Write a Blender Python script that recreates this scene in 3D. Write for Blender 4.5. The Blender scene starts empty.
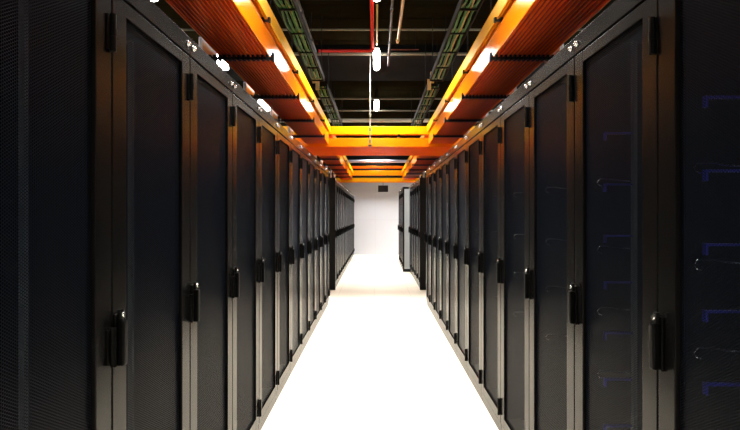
import bpy, bmesh, math, random
from mathutils import Vector, Matrix
random.seed(4)
S = bpy.context.scene
C = S.collection
PI = math.pi
EYE = 1.33

# ------------------------------------------------------------------ materials
def mat(name, col, rough=0.4, metal=0.0, spec=0.5, emit=None, strength=0.0, trans=0.0, coat=0.0, noise=0.0, nscale=8.0, ior=None):
    m = bpy.data.materials.new(name); m.use_nodes = True
    nt = m.node_tree; b = nt.nodes['Principled BSDF']
    b.inputs['Base Color'].default_value = (*col, 1)
    b.inputs['Roughness'].default_value = rough
    b.inputs['Metallic'].default_value = metal
    b.inputs['Specular IOR Level'].default_value = spec
    b.inputs['Coat Weight'].default_value = coat
    if ior: b.inputs['IOR'].default_value = ior
    if emit:
        b.inputs['Emission Color'].default_value = (*emit, 1)
        b.inputs['Emission Strength'].default_value = strength
    if noise > 0:
        tc = nt.nodes.new('ShaderNodeTexCoord'); n = nt.nodes.new('ShaderNodeTexNoise')
        n.inputs['Scale'].default_value = nscale; n.inputs['Detail'].default_value = 4
        nt.links.new(tc.outputs['Object'], n.inputs['Vector'])
        mr = nt.nodes.new('ShaderNodeMapRange')
        mr.inputs['To Min'].default_value = 1 - noise; mr.inputs['To Max'].default_value = 1 + noise
        nt.links.new(n.outputs['Fac'], mr.inputs['Value'])
        vm = nt.nodes.new('ShaderNodeVectorMath'); vm.operation = 'SCALE'
        vm.inputs[0].default_value = col
        nt.links.new(mr.outputs[0], vm.inputs['Scale']); nt.links.new(vm.outputs[0], b.inputs['Base Color'])
        mr2 = nt.nodes.new('ShaderNodeMapRange')
        mr2.inputs['To Min'].default_value = max(0, rough - 0.06); mr2.inputs['To Max'].default_value = rough + 0.06
        nt.links.new(n.outputs['Fac'], mr2.inputs['Value']); nt.links.new(mr2.outputs[0], b.inputs['Roughness'])
    if trans > 0:
        out = nt.nodes['Material Output']
        tr = nt.nodes.new('ShaderNodeBsdfTranslucent'); tr.inputs['Color'].default_value = (*col, 1)
        mx = nt.nodes.new('ShaderNodeMixShader'); mx.inputs[0].default_value = trans
        nt.links.new(b.outputs[0], mx.inputs[1]); nt.links.new(tr.outputs[0], mx.inputs[2])
        nt.links.new(mx.outputs[0], out.inputs['Surface'])
    return m

def math_node(nt, op, a, b=None, c=None):
    n = nt.nodes.new('ShaderNodeMath'); n.operation = op
    for i, v in enumerate((a, b, c)):
        if v is None: continue
        if isinstance(v, (int, float)): n.inputs[i].default_value = v
        else: nt.links.new(v, n.inputs[i])
    return n.outputs[0]

def perforated(name, col, rough, holes=True):
    m = mat(name, col, rough, spec=0.04)
    nt = m.node_tree; b = nt.nodes['Principled BSDF']; out = nt.nodes['Material Output']
    tc = nt.nodes.new('ShaderNodeTexCoord'); sp = nt.nodes.new('ShaderNodeSeparateXYZ')
    nt.links.new(tc.outputs['Object'], sp.inputs[0])
    CU, CV = 0.0120, 0.0070
    def d(off):
        u = math_node(nt, 'SUBTRACT', math_node(nt, 'FRACT', math_node(nt, 'ADD', math_node(nt, 'DIVIDE', sp.outputs['Y'], CU), 40 + off)), 0.5)
        v = math_node(nt, 'SUBTRACT', math_node(nt, 'FRACT', math_node(nt, 'ADD', math_node(nt, 'DIVIDE', sp.outputs['Z'], CV), 40 + off)), 0.5)
        u = math_node(nt, 'MULTIPLY', u, CU); v = math_node(nt, 'MULTIPLY', v, CV)
        return math_node(nt, 'SQRT', math_node(nt, 'ADD', math_node(nt, 'MULTIPLY', u, u), math_node(nt, 'MULTIPLY', v, v)))
    dist = math_node(nt, 'MINIMUM', d(0.0), d(0.5))
    hole = math_node(nt, 'LESS_THAN', dist, 0.0027)
    if holes:
        tr = nt.nodes.new('ShaderNodeBsdfTransparent')
        mx = nt.nodes.new('ShaderNodeMixShader')
        nt.links.new(hole, mx.inputs[0]); nt.links.new(b.outputs[0], mx.inputs[1]); nt.links.new(tr.outputs[0], mx.inputs[2])
        nt.links.new(mx.outputs[0], out.inputs['Surface'])
    else:
        bp = nt.nodes.new('ShaderNodeBump'); bp.inputs['Strength'].default_value = 0.25; bp.inputs['Distance'].default_value = 0.002
        inv = math_node(nt, 'SUBTRACT', 1.0, hole)
        nt.links.new(inv, bp.inputs['Height']); nt.links.new(bp.outputs[0], b.inputs['Normal'])
    return m

M = {}
M['frame'] = mat('satin_black_metal', (0.0040, 0.0037, 0.0036), 0.25, spec=0.095, noise=0.12, nscale=3)
M['body'] = mat('black_powder_coat', (0.004, 0.004, 0.0045), 0.5, spec=0.12)
M['panel'] = perforated('perforated_black_steel', (0.0050, 0.0070, 0.0118), 0.34)
M['panel_far'] = perforated('perforated_black_steel_far', (0.0055, 0.0074, 0.0115), 0.34, holes=False)
M['plastic'] = mat('black_plastic', (0.0015, 0.0015, 0.0015), 0.42, spec=0.08)
M['chrome'] = mat('bright_steel', (0.85, 0.85, 0.86), 0.16, metal=1.0)
M['rail'] = mat('galvanised_rail', (0.20, 0.24, 0.28), 0.4, metal=0.6)
M['blue'] = mat('blue_plastic_clip', (0.02, 0.025, 0.35), 0.45)
M['end_black'] = mat('end_panel_black', (0.002, 0.002, 0.0022), 0.6, spec=0.2)
M['end_grey'] = mat('end_panel_grey', (0.36, 0.39, 0.41), 0.45)
M['orange_base'] = mat('orange_plastic_shaded', (0.45, 0.034, 0.003), 0.4, trans=0.3, spec=0.2, noise=0.22, nscale=2.5)  # darker, redder tray orange; shade underneath and between ribs is in the colour
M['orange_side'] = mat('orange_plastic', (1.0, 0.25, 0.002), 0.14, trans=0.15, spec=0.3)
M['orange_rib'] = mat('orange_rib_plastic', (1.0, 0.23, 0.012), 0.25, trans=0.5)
M['yellow'] = mat('yellow_plastic', (0.98, 0.57, 0.002), 0.32, trans=0.25, spec=0.2)
M['yellow_base'] = mat('yellow_ribbed_plastic', (1.0, 0.36, 0.002), 0.35, trans=0.3, spec=0.2)
M['strut'] = mat('black_slotted_steel', (0.004, 0.0035, 0.003), 0.5, spec=0.15)
M['galv'] = mat('perforated_galvanised', (0.75, 0.76, 0.78), 0.42, metal=0.1, noise=0.1, nscale=40)
M['pipe'] = mat('dull_grey_pipe', (0.12, 0.115, 0.085), 0.4)
M['pipe_white'] = mat('pale_lagged_pipe', (0.62, 0.58, 0.52), 0.5)
M['conduit'] = mat('weathered_conduit', (0.025, 0.025, 0.028), 0.45, metal=0.4, noise=0.6, nscale=9)
M['brass'] = mat('brass_conduit', (0.50, 0.33, 0.10), 0.35, metal=0.6)
M['red'] = mat('red_sprinkler_pipe', (0.50, 0.012, 0.005), 0.5, spec=0.2)
M['rodgrey'] = mat('zinc_rod', (0.22, 0.20, 0.18), 0.45)
M['rust'] = mat('rust_red_paint', (0.12, 0.015, 0.008), 0.5)
M['green'] = mat('green_cable_sheath', (0.006, 0.13, 0.016), 0.45)
M['ladder'] = mat('black_ladder_tray', (0.003, 0.003, 0.003), 0.6, spec=0.1)
M['tan'] = mat('tan_end_cap', (0.45, 0.30, 0.10), 0.5)
M['duct'] = mat('black_duct', (0.002, 0.002, 0.002), 0.8, spec=0.05)
M['bluegrey'] = mat('pipe_blue_lamp_sheen', (0.42, 0.50, 0.68), 0.35)  # blue-white fluorescent reflection put into the pipe's base colour
M['lamp'] = mat('lamp_diffuser', (1, 1, 1), 0.5, emit=(1.0, 0.965, 0.91), strength=36)
M['housing'] = mat('lamp_housing', (0.5, 0.5, 0.48), 0.5)

def room_mat(name, col, rough, tile=None, joint=0.0, noise=0.05, nscale=2.0, plank=None):
    m = mat(name, col, rough, noise=noise, nscale=nscale)
    nt = m.node_tree; b = nt.nodes['Principled BSDF']
    if name == 'dark_brown_deck': b.inputs['Specular IOR Level'].default_value = 0.0
    if tile:
        link = b.inputs['Base Color'].links[0].from_socket
        tc = nt.nodes.new('ShaderNodeTexCoord'); sp = nt.nodes.new('ShaderNodeSeparateXYZ')
        nt.links.new(tc.outputs['Object'], sp.inputs[0])
        ax = {'floor': ('X', 'Y'), 'wall': ('X', 'Z'), 'ceil': ('Y', 'Y')}[tile[0]]
        lines = []
        for a in ax:
            f = math_node(nt, 'FRACT', math_node(nt, 'DIVIDE', math_node(nt, 'ADD', sp.outputs[a], 60.03), tile[1]))
            lines.append(math_node(nt, 'LESS_THAN', f, tile[2] / tile[1]))
        ln = math_node(nt, 'MAXIMUM', lines[0], lines[1])
        mx = nt.nodes.new('ShaderNodeMix'); mx.data_type = 'RGBA'
        nt.links.new(ln, mx.inputs[0]); nt.links.new(link, mx.inputs[6])
        mx.inputs[7].default_value = tuple(c * (1 - joint) for c in col) + (1,)
        nt.links.new(mx.outputs[2], b.inputs['Base Color'])
    return m
M['floor'] = room_mat('cream_floor_tiles', (0.87, 0.80, 0.68), 0.4, tile=('floor', 0.6, 0.004), joint=0.35, noise=0.02)
M['wall'] = room_mat('painted_wall_panels', (0.46, 0.475, 0.54), 0.6, tile=('wall', 1.2, 0.01), joint=0.12, noise=0.05, nscale=0.8)
M['sidewall'] = room_mat('grey_side_wall', (0.30, 0.30, 0.31), 0.7)
M['ceiling'] = room_mat('dark_brown_deck', (0.0065, 0.0052, 0.0024), 0.9, tile=('ceil', 0.45, 0.03), joint=0.6, noise=0.35, nscale=1.3)

# ------------------------------------------------------------------ mesh helpers
def B(bm, x0, x1, y0, y1, z0, z1, bev=0.0):
    r = bmesh.ops.create_cube(bm, size=1.0)
    vs = r['verts']
    for v in vs:
        v.co = Vector(((x0 + x1) / 2 + v.co.x * abs(x1 - x0), (y0 + y1) / 2 + v.co.y * abs(y1 - y0), (z0 + z1) / 2 + v.co.z * abs(z1 - z0)))
    if bev > 0:
        es = list({e for v in vs for e in v.link_edges})
        bmesh.ops.bevel(bm, geom=es, offset=bev, segments=2, affect='EDGES', profile=0.6)
def T(bm, p0, p1, r, seg=12, cap=True):
    p0, p1 = Vector(p0), Vector(p1); d = p1 - p0
    res = bmesh.ops.create_cone(bm, cap_ends=cap, segments=seg, radius1=r, radius2=r, depth=d.length)
    q = Vector((0, 0, 1)).rotation_difference(d.normalized()).to_matrix().to_4x4()
    bmesh.ops.transform(bm, matrix=Matrix.Translation((p0 + p1) / 2) @ q, verts=res['verts'])
def capsule(bm, p0, p1, r, seg=16):
    T(bm, p0, p1, r, seg, cap=False)
    for p in (p0, p1):
        s = bmesh.ops.create_uvsphere(bm, u_segments=seg, v_segments=8, radius=r)
        bmesh.ops.translate(bm, vec=Vector(p), verts=s['verts'])
def sweep(bm, pts, r, seg=8):
    pts = [Vector(p) for p in pts]; rings = []
    up = Vector((0, 0, 1))
    for i, p in enumerate(pts):
        d = (pts[min(i + 1, len(pts) - 1)] - pts[max(i - 1, 0)]).normalized()
        a = d.cross(up)
        if a.length < 1e-3: a = d.cross(Vector((1, 0, 0)))
        a.normalize(); b = a.cross(d)
        rings.append([bm.verts.new(p + (a * math.cos(t) + b * math.sin(t)) * r) for t in [2 * PI * k / seg for k in range(seg)]])
    for i in range(len(rings) - 1):
        for k in range(seg):
            bm.faces.new((rings[i][k], rings[i][(k + 1) % seg], rings[i + 1][(k + 1) % seg], rings[i + 1][k]))
    bm.faces.new(rings[0][::-1]); bm.faces.new(rings[-1])
def obj(name, bm, m, parent=None, smooth=False):
    bmesh.ops.recalc_face_normals(bm, faces=bm.faces)
    me = bpy.data.meshes.new(name); bm.to_mesh(me); bm.free()
    me.materials.append(m if not isinstance(m, str) else M[m])
    if smooth:
        for p in me.polygons: p.use_smooth = len(p.vertices) < 7
    o = bpy.data.objects.new(name, me); C.objects.link(o)
    if parent: o.parent = parent
    return o
def box(name, a, m, parent=None, bev=0.0):
    bm = bmesh.new(); B(bm, *a, bev); return obj(name, bm, m, parent)
def tag(o, label, cat, group=None):
    o['label'] = label; o['category'] = cat
    if group: o['group'] = group
    return o
def thing(name, label, cat, loc=(0, 0, 0), rz=0, group=None):
    o = bpy.data.objects.new(name, None); C.objects.link(o); o.empty_display_size = 0.1
    o.location = loc; o.rotation_euler = (0, 0, rz)
    return tag(o, label, cat, group)
def struct(name, a, m):
    o = box(name, a, m); o['kind'] = 'structure'; return o
def copy_tree(o, parent=None):
    c = o.copy(); C.objects.link(c)
    if parent: c.parent = parent
    for ch in o.children: copy_tree(ch, c)
    return c

# ------------------------------------------------------------------ room
WY = 18.15; RX = 6.3; CH = 3.90; NY = -3.2
struct('floor', (-RX, RX, NY, WY, -0.12, 0), 'floor')
struct('ceiling', (-RX, RX, NY, WY, CH, CH + 0.12), 'ceiling')
struct('wall_back', (-RX, RX, WY, WY + 0.12, 0, CH), 'wall')
struct('wall_left', (-RX - 0.12, -RX, NY, WY, 0, CH), 'sidewall')
struct('wall_right', (RX, RX + 0.12, NY, WY, 0, CH), 'sidewall')
struct('wall_front', (-RX, RX, NY - 0.12, NY, 0, CH), 'sidewall')
struct('trim_bulkhead', (-RX, RX, WY - 0.45, WY, EYE + 1.10, CH), 'duct')

# ------------------------------------------------------------------ cabinets
W, HC, DC = 0.60, 2.0, 1.0
def make_cabinet(name, panel, interior=0, end=None, shelf=True):
    """local frame: front plane x=0 looking +x, width along y, body behind"""
    root = bpy.data.objects.new(name, None); C.objects.link(root); root.empty_display_size = 0.1
    g = 0.0015
    bm = bmesh.new()
    B(bm, -DC, -0.03, g, 0.02, 0.08, HC - 0.001); B(bm, -DC, -0.03, W - 0.02, W - g, 0.08, HC - 0.001)
    B(bm, -DC, -DC + 0.02, 0.02, W - 0.02, 0.08, HC - 0.001)
    B(bm, -DC + 0.02, -0.03, 0.02, W - 0.02, HC - 0.03, HC - 0.001); B(bm, -DC + 0.02, -0.03, 0.02, W - 0.02, 0.08, 0.11)
    obj('body', bm, 'body', root)
    bm = bmesh.new()
    B(bm, -DC, -0.012, g, W - g, 0.0, 0.034, 0.003); B(bm, -DC + 0.01, -0.035, g + .002, W - g - .002, 0.034, 0.046)
    B(bm, -DC, -0.004, g, W - g, 0.046, 0.0785, 0.003)
    obj('plinth', bm, 'frame', root)
    bm = bmesh.new(); B(bm, -0.029, 0.0, g, W - g, 1.933, HC, 0.003)
    obj('top_rail', bm, 'frame', root)
    for y in (0.030, W - 0.030):
        bm = bmesh.new()
        T(bm, (0, y, 1.967), (0.006, y, 1.967), 0.011, 14)
        s = bmesh.ops.create_uvsphere(bm, u_segments=12, v_segments=8, radius=0.008)
        bmesh.ops.translate(bm, vec=(0.007, y, 1.967), verts=s['verts'])
        obj('bolt', bm, 'chrome', root, smooth=True)
    # door
    z0, z1 = 0.084, 1.926; y0, y1 = 0.003, W - 0.003; st = 0.080
    bm = bmesh.new()
    B(bm, -0.026, 0, y0, y0 + st, z0, z1, 0.003); B(bm, -0.026, 0, y1 - st, y1, z0, z1, 0.003)
    B(bm, -0.026, -0.0004, y0 + st - .003, y1 - st + .003, z1 - 0.042, z1, 0.003)
    B(bm, -0.026, -0.0004, y0 + st - .003, y1 - st + .003, z0, z0 + 0.055, 0.003)
    d = obj('door', bm, 'frame', root)
    bm = bmesh.new()
    x = -0.012
    vs = [bm.verts.new((x, yy, zz)) for yy, zz in ((y0 + st - .004, z0 + .05), (y1 - st + .004, z0 + .05), (y1 - st + .004, z1 - .038), (y0 + st - .004, z1 - .038))]
    bm.faces.new(vs)
    obj('perforated_panel', bm, panel, d)
    # swing handle with lock
    bm = bmesh.new()
    B(bm, 0.0, 0.008, 0.005, 0.034, 0.924, 1.066, 0.003)
    B(bm, 0.008, 0.028, 0.008, 0.031, 0.927, 1.048, 0.005)
    B(bm, 0.008, 0.018, 0.010, 0.029, 1.048, 1.077, 0.003)
    h = obj('handle', bm, 'plastic', d)
    bm = bmesh.new()
    T(bm, (0.014, 0.0195, 1.063), (0.025, 0.0195, 1.063), 0.0065, 14)
    obj('lock', bm, 'chrome', d, smooth=True)
    for zc in (1.81, 0.985, 0.18):
        bm = bmesh.new()
        T(bm, (0.008, W - 0.012, zc - 0.049), (0.008, W - 0.012, zc + 0.049), 0.0085, 12)
        T(bm, (0.008, W - 0.012, zc - 0.010), (0.008, W - 0.012, zc + 0.010), 0.0098, 12)
        B(bm, 0.0, 0.005, W - 0.032, W - 0.008, zc - 0.045, zc + 0.045, 0.001)
        obj('hinge', bm, 'plastic', d)
    if interior:
        for y in (0.052, W - 0.067):
            bm = bmesh.new()
            B(bm, -0.205, -0.188, y, y + 0.015, 0.115, HC - 0.035)
            yy = y + 0.015 if y < 0.3 else y
            B(bm, -0.19, -0.188, yy - 0.004, yy + 0.006, 0.115, HC - 0.035)
            r_ = obj('mounting_rail', bm, 'rail', root)
        for zc in (0.55, 1.10, 1.60):
            if shelf: box('device', (-0.90, -0.50, 0.07, W - 0.07, zc, zc + 0.12), 'body', root, 0.004)
    if interior >= 2:
        for h_ in () if interior == 3 else (0.30, 0.113, -0.075, -0.245, -0.43, -0.60, -0.77):
            z = EYE + h_
            bm = bmesh.new()
            B(bm, -0.188, -0.088, 0.049, 0.066, z - 0.003, z + 0.003, 0.001)
            B(bm, -0.094, -0.088, 0.049, 0.066, z - 0.026, z + 0.0035, 0.001)
            obj('cable_clip', bm, 'blue', root)
        for h_ in (0.125, -0.122, -0.347, -0.577):
            z = EYE + h_
            bm = bmesh.new()
            sweep(bm, [(-0.188, 0.058, z), (-0.15, 0.058, z + .002), (-0.11, 0.058, z + 0.009), (-0.072, 0.058, z + 0.009), (-0.062, 0.058, z - 0.001), (-0.066, 0.058, z - 0.014), (-0.080, 0.058, z - 0.018)], 0.0028)
            obj('cable_ring', bm, 'chrome', root, smooth=True)
    if end:
        bm = bmesh.new()   # side panel on the end that faces the camera, with a raised rim
        ye = W if end[1] else 0.0
        s = 1 if end[1] else -1
        if end[0] == 'grey':
            box('end_panel', tuple((-DC + .045, -0.035)) + tuple(sorted((ye, ye + s * 0.008))) + (0.07, HC - 0.05), 'end_grey', root)
            for a in ((-DC, -DC + .045, 0.0, HC), (-0.035, 0.0, 0.0, HC), (-DC + .045, -0.035, 0.0, 0.07), (-DC + .045, -0.035, HC - .05, HC)):
                y_a, y_b = sorted((ye, ye + s * 0.014)); B(bm, a[0], a[1], y_a, y_b, a[2], a[3])
            obj('end_frame', bm, 'end_black', root)
        else:
            y_a, y_b = sorted((ye, ye + s * 0.02)); B(bm, -DC, 0.004, y_a, y_b, 0.0, HC + 0.003, 0.003)
            obj('end_panel', bm, 'end_black', root)
    return root

ORD = ['first', 'second', 'third', 'fourth', 'fifth', 'sixth', 'seventh', 'eighth', 'ninth', 'tenth', 'eleventh', 'twelfth', 'thirteenth', 'fourteenth']
Z0 = 1.43
XL, XR = -0.70, 0.747
p_left = make_cabinet('server_cabinet', M['panel'], 1)
p_right = make_cabinet('server_cabinet', M['panel'], 2)
p_right2 = make_cabinet('server_cabinet', M['panel'], 3)
p_far = make_cabinet('server_cabinet', M['panel_far'], 0)
used = set()
def put(proto, side, x, y, label, group):
    o = proto if proto.name not in used else copy_tree(proto)
    used.add(proto.name)
    o.location = (x, y, 0) if side == 'left' else (x, y + W, 0)
    o.rotation_euler = (0, 0, 0 if side == 'left' else PI)
    tag(o, label, 'server cabinet', group)
    return o
for side, X, near in (('left', XL, p_left), ('right', XR, p_right)):
    grp = 'server cabinets of the near row on the %s' % side
    for k in range(-2, 11):
        proto = near if k < 5 else p_far
        if side == 'right' and 1 <= k < 5: proto = p_right2
        if k == -2: lab = 'black server cabinet right beside the camera, starting the %s row' % side
        elif k == -1: lab = ('black server cabinet cut by the %s photo edge, honeycomb mesh door' % side) if side == 'left' else \
            'black server cabinet cut by the right photo edge, blue clips behind its mesh door'
        elif k == 0: lab = 'tall black mesh-door cabinet, first one shown whole on the left' if side == 'left' else \
            'tall black mesh-door cabinet, first shown whole on the right, blue and silver clips inside'
        elif k == 10: lab = 'black mesh-door server cabinet ending the near %s row, at the cross passage' % side
        else: lab = 'black mesh-door server cabinet, %s from the camera in the near %s row' % (ORD[k + 1], side)
        put(proto, side, X, Z0 + W * k, lab, grp)
# far rows past the cross passage
FY = 9.62
e_left = make_cabinet('server_cabinet', M['panel_far'], 0, ('black', False))
e_right = make_cabinet('server_cabinet', M['panel_far'], 0, ('black', True))
e_grey = make_cabinet('server_cabinet', M['panel_far'], 0, ('grey', True))
for k in range(14):
    lab = 'black cabinet with plain black side panel, opening the far left row past the gap' if k == 0 else \
          ('black server cabinet against the back wall, last of the far left row' if k == 13 else
           'distant black server cabinet, %s in the far left row past the gap' % ORD[k])
    put(e_left if k == 0 else p_far, 'left', -0.728, FY + W * k, lab, 'server cabinets of the far left row')
for k in range(5):
    lab = 'black cabinet with plain black side panel, opening the far right row past the gap' if k == 0 else \
          'distant black server cabinet, %s in the far right row past the gap' % ORD[k]
    put(e_right if k == 0 else p_far, 'right', 0.785, FY + W * k, lab, 'server cabinets of the far right row')
for k in range(4):
    lab = 'cabinet jutting into the aisle with a pale grey side panel edged in black' if k == 0 else \
          'distant black cabinet jutting into the aisle, %s behind the pale grey side panel' % ['', 'directly', 'second', 'last'][k]
    put(e_grey if k == 0 else p_far, 'right', 0.632, 12.68 + W * k, lab, 'cabinets jutting into the aisle at far right')

# ------------------------------------------------------------------ orange and yellow trays along the aisle
def long_tray(kind, xi, xo, zb, zt, y0, y1, label, nrib, rib_gap, name, mats):
    s = 1 if xo > xi else -1
    root = thing(name, label, 'cable tray', (xi, y0, zb))
    L = y1 - y0; w = abs(xo - xi)
    bm = bmesh.new()
    x0, x1 = sorted((s * 0.008, s * (w - 0.008)))
    B(bm, x0, x1, 0, L, 0.012, 0.018)
    obj('base_sheet', bm, mats[0], root)
    bm = bmesh.new()
    for i in range(nrib):
        xc = s * (0.02 + (w - 0.04) * i / (nrib - 1))
        B(bm, xc - rib_gap / 2, xc + rib_gap / 2, 0, L, 0.0, 0.013)
    obj('rib', bm, mats[1], root)
    for nm, a in (('side_wall', (0, s * 0.008)), ('side_wall', (s * (w - 0.008), s * w))):
        a0, a1 = sorted(a)
        bm = bmesh.new(); B(bm, a0, a1, 0, L, 0, zt - zb, 0.002)
        # rolled lip
        T(bm, ((a0 + a1) / 2, 0, zt - zb), ((a0 + a1) / 2, L, zt - zb), 0.007, 8)
        obj(nm, bm, mats[2], root)
    return root
OM = ('orange_base', 'orange_rib', 'orange_side'); YM = ('yellow_base', 'yellow_base', 'yellow')
def H(h): return EYE + h
TY0, TY1 = 0.6, 8.2
CY1 = 9.45
TE = 16.4
tr = {'left': dict(oi=-0.72, oo=-1.06, yi=-0.695, yo=-0.86), 'right': dict(oi=0.80, oo=1.18, yi=0.775, yo=0.945)}
for side, d in tr.items():
    long_tray('o', d['oi'], d['oo'], H(1.08), H(1.23), TY0, TY1, 'long ribbed orange cable tray above the near %s cabinets' % side, 14, 0.0065, 'orange_cable_tray', OM)
    long_tray('y', d['yi'], d['yo'], H(1.265), H(1.36), TY0, TY1, 'narrow bright yellow cable tray running above the orange one, near %s side' % side, 6, 0.008, 'yellow_cable_tray', YM)
    long_tray('o', d['oi'], d['oo'], H(1.08), H(1.23), CY1, TE, 'orange cable tray above the far %s cabinets, beyond the cross tray' % side, 14, 0.0065, 'orange_cable_tray', OM)
    long_tray('y', d['yi'], d['yo'], H(1.265), H(1.36), CY1 - 1.1, TE, 'yellow cable tray above the far %s cabinets, beyond the cross tray' % side, 6, 0.008, 'yellow_cable_tray', YM)
def cross_tray(x0, x1, y0, y1, zb, zt, label, n, name, mats, spacer=0):
    root = thing(name, label, 'cable tray', (x0, y0, zb)); L = x1 - x0; w = y1 - y0
    box('base_sheet', (0, L, 0.008, w - 0.008, 0.012, 0.018), mats[0], root)
    bm = bmesh.new()
    for i in range(n):
        yc = 0.02 + (w - 0.04) * i / (n - 1)
        B(bm, 0, L, yc - 0.004, yc + 0.004, 0, 0.013)
    obj('rib', bm, mats[1], root)
    if spacer:
        for xx in (0.25, L / 2 + .3, L - 0.3): box('spacer', (xx - .02, xx + .02, 0.01, w - 0.01, -spacer, 0.002), 'strut', root)
    for a in ((0, 0.008), (w - 0.008, w)):
        bm = bmesh.new(); B(bm, 0, L, a[0], a[1], 0, zt - zb, 0.002)
        T(bm, (0, sum(a) / 2, zt - zb), (L, sum(a) / 2, zt - zb), 0.007, 8)
        obj('side_wall', bm, mats[2], root)
    return root
cross_tray(-1.9, 2.0, 8.21, 9.44, H(1.045), H(1.17), 'wide orange cable tray crossing the aisle, nearest of the orange ones', 40, 'orange_cable_tray', OM)
cross_tray(-1.9, 2.0, 8.215, 8.34, H(1.235), H(1.35), 'bright yellow cable tray crossing the aisle above the wide orange one', 5, 'yellow_cable_tray', YM, 0.06)
cross_tray(-1.3, 1.4, 16.41, 16.95, H(1.03), H(1.13), 'small distant orange cable tray crossing the aisle before the back wall', 16, 'orange_cable_tray', YM)
cross_tray(-1.3, 1.4, 16.42, 16.60, H(1.22), H(1.36), 'distant yellow cable tray crossing the aisle before the back wall', 6, 'yellow_cable_tray', YM, 0.09)
cross_tray(-1.3, 1.4, 16.70, 16.86, H(1.46), H(1.52), 'thin distant orange tray crossing above the yellow ones by the back wall', 6, 'orange_cable_tray', OM, 0.33)

# orange tray supports: perforated upright on the cabinet top + black slotted arm
def make_support(side, d):
    s = 1 if side == 'right' else -1
    root = bpy.data.objects.new('tray_support', None); C.objects.link(root); root.empty_display_size = 0.1
    xo = abs(d['oo']) - 0.02; xi = abs(d['oi']) - 0.02
    bm = bmesh.new()
    xu = 1.15 if side == 'left' else 1.22
    xa, xb = sorted((s * xu, s * (xu + 0.015)))
    B(bm, xa, xb, -0.08, 0.24, HC, H(1.18), 0.003)
    for i in range(2):
        B(bm, xa - 0.006, xb + 0.006, -0.08 + i * 0.306, -0.066 + i * 0.306, HC, H(1.18), 0.002)
    B(bm, *sorted((s * (xu - 0.03), s * (xu + 0.05))), -0.09, 0.25, HC - 0.001, HC + 0.008)
    obj('upright', bm, 'galv', root)
    bm = bmesh.new()
    xa, xb = sorted((s * xi, s * xu))
    B(bm, xa, xb, -0.016, 0.016, H(1.052), H(1.066), 0.002)
    n = int((xb - xa) / 0.03)
    for i in range(n + 1):
        xc = xa + (xb - xa) * i / n
        B(bm, xc - 0.008, xc + 0.008, -0.022, 0.022, H(1.045), H(1.079))
    B(bm, *sorted((s * xi, s * (xi - 0.012))), -0.022, 0.022, H(1.04), H(1.095), 0.002)
    obj('arm', bm, 'strut', root)
    return root
def make_yellow_support(side, d):
    s = 1 if side == 'right' else -1
    root = bpy.data.objects.new('tray_hanger', None); C.objects.link(root); root.empty_display_size = 0.1
    yi = abs(d['yi']) - 0.012; yo = abs(d['yo']) + 0.07
    bm = bmesh.new()
    xa, xb = sorted((s * yi, s * yo)); B(bm, xa, xb, -0.012, 0.012, H(1.240), H(1.252), 0.002)
    for i in range(7):
        xc = xa + (xb - xa) * i / 6; B(bm, xc - 0.007, xc + 0.007, -0.016, 0.016, H(1.236), H(1.264))
    obj('arm', bm, 'strut', root)
    bm = bmesh.new(); T(bm, (s * (yo - 0.012), 0, H(1.245)), (s * (yo - 0.012), 0, CH), 0.006, 8)
    obj('threaded_rod', bm, 'strut', root)
    return root
for side, d in tr.items():
    a = make_support(side, d); b = make_yellow_support(side, d)
    ys = [1.24, 2.44, 3.64, 4.84, 6.04, 7.24, 10.2, 11.4, 12.6, 13.8, 15.0]
    names = ['outside the photo', 'just beyond the top photo edge',
             'nearest in view', 'second nearest in view', 'third nearest in view', 'last before the cross tray',
             'first beyond the cross tray', 'second beyond the cross tray', 'third beyond the cross tray', 'fourth beyond the cross tray', 'last before the back wall']
    for i, (y, nm) in enumerate(zip(ys, names)):
        o = a if i == 0 else copy_tree(a)
        o.location = (0, y, 0)
        tag(o, 'black arm and grey upright, %s orange tray, %s' % (side, nm), 'tray support', 'supports under the %s orange tray' % side)
    for i, y in enumerate([1.35, 2.55, 3.45, 4.70, 5.9, 7.1, 10.2, 12.4, 14.6]):
        o = b if i == 0 else copy_tree(b)
        o.location = (0, y, 0)
        w = ['outside the photo, nearest the camera', 'just above the photo edge', 'nearest in view', 'second in view', 'third in view', 'fourth, just before the cross tray',
             'first beyond the cross tray', 'second beyond the cross tray', 'last before the back wall'][i]
        tag(o, 'short black hanger arm under the %s yellow tray, %s' % (side, w), 'tray hanger', 'hangers under the %s yellow tray' % side)

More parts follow.
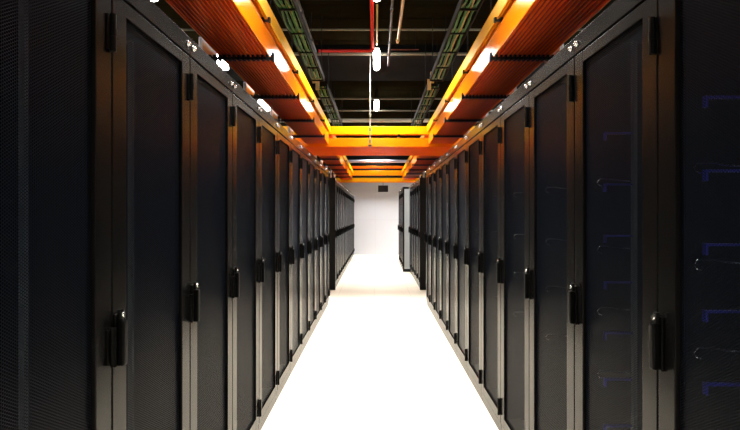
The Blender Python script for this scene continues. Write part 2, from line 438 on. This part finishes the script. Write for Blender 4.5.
# ------------------------------------------------------------------ green cables on black ladder trays
def ladder(side, x0, x1, y0, y1, z, label, clabel):
    root = thing('ladder_tray', label, 'cable ladder', (0, y0, z), group='black ladder trays under the ceiling')
    L = y1 - y0
    for x in (x0, x1):
        box('side_rail', (x - 0.008, x + 0.008, 0, L, 0, 0.07), 'ladder', root, 0.002)
    n = int(L / 0.6)
    for i in range(n + 1):
        yc = 0.02 + (L - 0.04) * i / n
        box('rung', (x0, x1, yc - 0.012, yc + 0.012, 0.0, 0.014), 'ladder', root)
    for yc in (0.3, L - 0.3):
        bm = bmesh.new()
        for x in (x0, x1): T(bm, (x, yc, 0.03), (x, yc, CH - z), 0.005, 8)
        obj('threaded_rod', bm, 'ladder', root)
    for yc in (L,) if y0 < 6 else (0.0,):
        box('end_cap', (min(x0, x1), min(x0, x1) + 0.05, yc - 0.02, yc + 0.02, -0.02, 0.13), 'tan', root, 0.004)
    n = 7
    for i in range(n):
        xc = x0 + 0.022 + (x1 - x0 - 0.044) * i / (n - 1)
        bm = bmesh.new(); pts = []
        m_ = int(L / 0.1); spn = (L - 0.04) / int(L / 0.6); ph = random.random() * 6; sag = -0.05 if i in (0, 2, 5) else 0.02
        for j in range(m_ + 1):
            t = j / m_
            pts.append((xc + 0.003 * math.sin(ph + t * 17), y0 + 0.03 + (L - 0.06) * t, z + 0.028 + abs(math.sin(PI * (0.03 + (L - 0.06) * t - 0.02) / spn)) * sag))
        sweep(bm, pts, 0.009, 6)
        c = obj('cable', bm, 'green' if i != 4 else 'tan', smooth=True)
        tag(c, ('thin brown cable among the green ones on %s' if i == 4 else 'green data cable lying on %s') % clabel, 'cable', 'cables on %s' % clabel)
for side, xa, xb in (('left', -0.855, -0.70), ('right', 0.73, 0.90)):
    ladder(side, xa, xb, 1.6, 7.25, H(1.80), 'black cable ladder with green cables, near %s, inboard of the yellow tray' % side, 'the near %s ladder tray' % side)
    ladder(side, xa, xb, 7.65, 11.4, H(1.80), 'black cable ladder with green cables, far %s, beyond a small gap' % side, 'the far %s ladder tray' % side)

# ------------------------------------------------------------------ lamps
def make_lamp():
    root = bpy.data.objects.new('ceiling_lamp', None); C.objects.link(root); root.empty_display_size = 0.1
    bm = bmesh.new(); capsule(bm, (0, 0.15, 0), (0, 0.92, 0), 0.048); obj('lamp_tube', bm, 'lamp', root, smooth=True)
    box('housing', (-0.04, 0.04, 0.08, 0.99, 0.040, 0.056), 'housing', root, 0.003)
    bm = bmesh.new()
    for y in (0.2, 0.9): T(bm, (0, y, 0.05), (0, y, CH - H(2.31)), 0.006, 8)
    obj('suspension_rod', bm, 'strut', root)
    ld = bpy.data.lights.new('lamp_light', 'AREA'); ld.shape = 'RECTANGLE'; ld.size = 0.07; ld.size_y = 0.75
    ld.energy = 105; ld.color = (1.0, 0.955, 0.87); ld.spread = math.radians(112)
    lo = bpy.data.objects.new('lamp_light', ld); C.objects.link(lo); lo.parent = root; lo.location = (0, 0.535, -0.053)
    return root
lp = make_lamp(); first = True
rows = [(0.01, 'centre', 'over the aisle centre'), (-2.35, 'left', 'beyond the left cabinets'), (2.40, 'right', 'beyond the right cabinets'),
        ]
pos = [(-2.0, 'behind the camera'), (2.0, 'above the photo edge'), (4.78, 'nearest the camera in view'), (7.5, 'second in view'), (10.82, 'third in view'), (14.2, 'fourth in view'), (16.5, 'farthest, added to light the back')]  # last position is an added, unseen lamp brightening the far wall and trays
for x, rn, rl in rows:
    for y, pl in pos:
        o = lp if first else copy_tree(lp); first = False
        o.location = (x, y, H(2.31))
        tag(o, 'glowing white tube lamp %s, %s' % (rl, pl), 'ceiling lamp', 'tube lamps of the %s row' % rn)

# ------------------------------------------------------------------ pipes and ducts under the ceiling
def pipe(name, pts, r, m, label, cat, couplings=(), hang=None):
    root = thing(name, label, cat, pts[0]); o0 = Vector(pts[0])
    bm = bmesh.new(); sweep(bm, [Vector(p) - o0 for p in pts], r, 12); obj('pipe_run', bm, m, root, smooth=True)
    a, b = Vector(pts[0]) - o0, Vector(pts[1]) - o0
    for t in couplings:
        c = a.lerp(b, t); dd = (b - a).normalized() * r * 1.5
        bm = bmesh.new(); T(bm, c - dd, c + dd, r * 1.4, 12); obj('coupling', bm, m, root)
    for t in (hang if hang is not None else (0.1, 0.9)):
        bm = bmesh.new(); c = a.lerp(b, t); T(bm, c, (c.x, c.y, CH - o0.z), 0.004, 6)
        obj('hanger_rod', bm, 'strut', root)
    return root
pipe('cross_pipe', [(-6.2, 7.03, H(2.42)), (6.2, 7.03, H(2.42))], 0.014, 'pipe', 'thin grey pipe crossing the ceiling, nearest of the cross pipes', 'pipe')
pipe('cross_pipe', [(-6.2, 8.0, H(2.395)), (6.2, 8.0, H(2.395))], 0.024, 'pipe', 'thicker grey pipe crossing the ceiling just before the black duct', 'pipe')
pipe('cross_pipe', [(-6.2, 10.5, H(2.27)), (6.2, 10.5, H(2.27))], 0.016, 'pipe', 'thin grey pipe crossing the ceiling first behind the black duct', 'pipe')
pipe('cross_pipe', [(-6.2, 11.7, H(2.27)), (6.2, 11.7, H(2.27))], 0.016, 'pipe', 'thin grey pipe crossing the ceiling second behind the black duct', 'pipe')
pipe('cross_pipe', [(-6.2, 12.9, H(2.27)), (6.2, 12.9, H(2.27))], 0.045, 'pipe_white', 'thick pale pipe crossing the ceiling above the first yellow cross tray', 'pipe')
pipe('cross_pipe', [(-1.6, 16.98, H(1.70)), (1.6, 16.98, H(1.70))], 0.045, 'bluegrey', 'pipe coloured with a blue-white lamp reflection crossing the aisle high before the back wall', 'pipe')
pipe('conduit', [(0.285, 2.5, H(2.2)), (0.275, 6.85, H(2.2))], 0.017, 'brass', 'brass coloured conduit running along the ceiling right of the centre lamps', 'conduit', (0.3, 0.98))
pipe('conduit', [(0.155, 2.5, H(2.2)), (0.18, 7.9, H(2.2))], 0.015, 'conduit', 'mottled grey conduit between the centre lamps and the brass conduit', 'conduit', (0.2, 0.4, 0.6, 0.7, 0.8, 0.9))
pipe('conduit', [(0.012, 6.05, H(2.36)), (0.012, 7.45, H(2.36))], 0.012, 'brass', 'slim brass conduit joining the nearest two centre lamps', 'conduit', (0.9,))
pipe('conduit', [(-0.80, 2.5, H(2.22)), (-0.82, 7.3, H(2.22))], 0.018, 'conduit', 'grey conduit along the ceiling above the left green cables, near piece', 'conduit', (0.5, 0.7, 0.9))
pipe('conduit', [(-0.82, 9.5, H(2.22)), (-0.82, 12.7, H(2.22))], 0.018, 'conduit', 'grey conduit along the ceiling above the left green cables, far piece', 'conduit', (0.5,))
pipe('sprinkler_pipe', [(-0.045, 2.0, H(2.29)), (-0.045, 7.45, H(2.29)), (-0.06, 7.5, H(2.29)), (-0.80, 7.51, H(2.29))], 0.022, 'red', 'red sprinkler pipe along the ceiling centre turning left', 'pipe', (0.3, 0.99), (0.2, 0.8))
pipe('conduit', [(0.16, 7.58, H(2.33)), (0.60, 7.58, H(2.33))], 0.007, 'rust', 'short thin rust-red conduit branching right behind the lamp', 'conduit')
b = box('ceiling_duct', (-6.2, 6.2, 8.12, 9.75, H(2.43), CH - 0.002), 'duct', None, 0.01)
tag(b, 'wide flat black duct crossing the ceiling above the lamps', 'duct')
# rod that carries the cross trays
rt = thing('hanger_rod', 'pale jointed hanger rod dropping from the ceiling to the orange cross tray', 'hanger rod', (-0.09, 8.19, 0))
bm = bmesh.new(); T(bm, (0, 0, H(1.03)), (0, 0, CH), 0.009, 10); obj('rod', bm, 'rodgrey', rt)
for h in (1.10, 1.28, 1.50, 1.72):
    bm = bmesh.new(); T(bm, (0, 0, H(h)), (0, 0, H(h) + 0.05), 0.017, 10); obj('coupling', bm, 'pipe', rt)
box('foot_plate', (-0.03, 0.03, -0.02, 0.06, H(1.055), H(1.068)), 'strut', rt)
# conduit foot
# hanging black sign box before the back wall
sg = thing('hanging_box', 'small black box hanging from a rod before the white back wall', 'hanging sign', (0.225, 17.12, 0))
box('casing', (-0.16, 0.16, -0.05, 0.05, H(0.74), H(0.95)), 'end_black', sg, 0.01)
bm = bmesh.new(); T(bm, (0, 0, H(0.95)), (0, 0, CH), 0.008, 8); obj('rod', bm, 'strut', sg)

# ------------------------------------------------------------------ world, camera, view
w = bpy.data.worlds.new('world'); S.world = w; w.use_nodes = True
w.node_tree.nodes['Background'].inputs[0].default_value = (0.01, 0.01, 0.012, 1)
cam = bpy.data.cameras.new('camera'); co = bpy.data.objects.new('camera', cam); C.objects.link(co)
co.location = (0, 0, EYE); co.rotation_euler = (PI / 2, 0, 0)
cam.sensor_width = 36; cam.lens = 539 / 740 * 36; cam.shift_x = -6 / 740; cam.shift_y = 0.3 / 740
cam.clip_start = 0.02
S.camera = co
S.view_settings.view_transform = 'Standard'; S.view_settings.look = 'None'
S.view_settings.gamma = 1; S.view_settings.use_curve_mapping = False
S.view_settings.exposure = 0.0
S.cycles.use_denoising = True
S.cycles.max_bounces = 10; S.cycles.transparent_max_bounces = 16
S.cycles.sample_clamp_indirect = 8
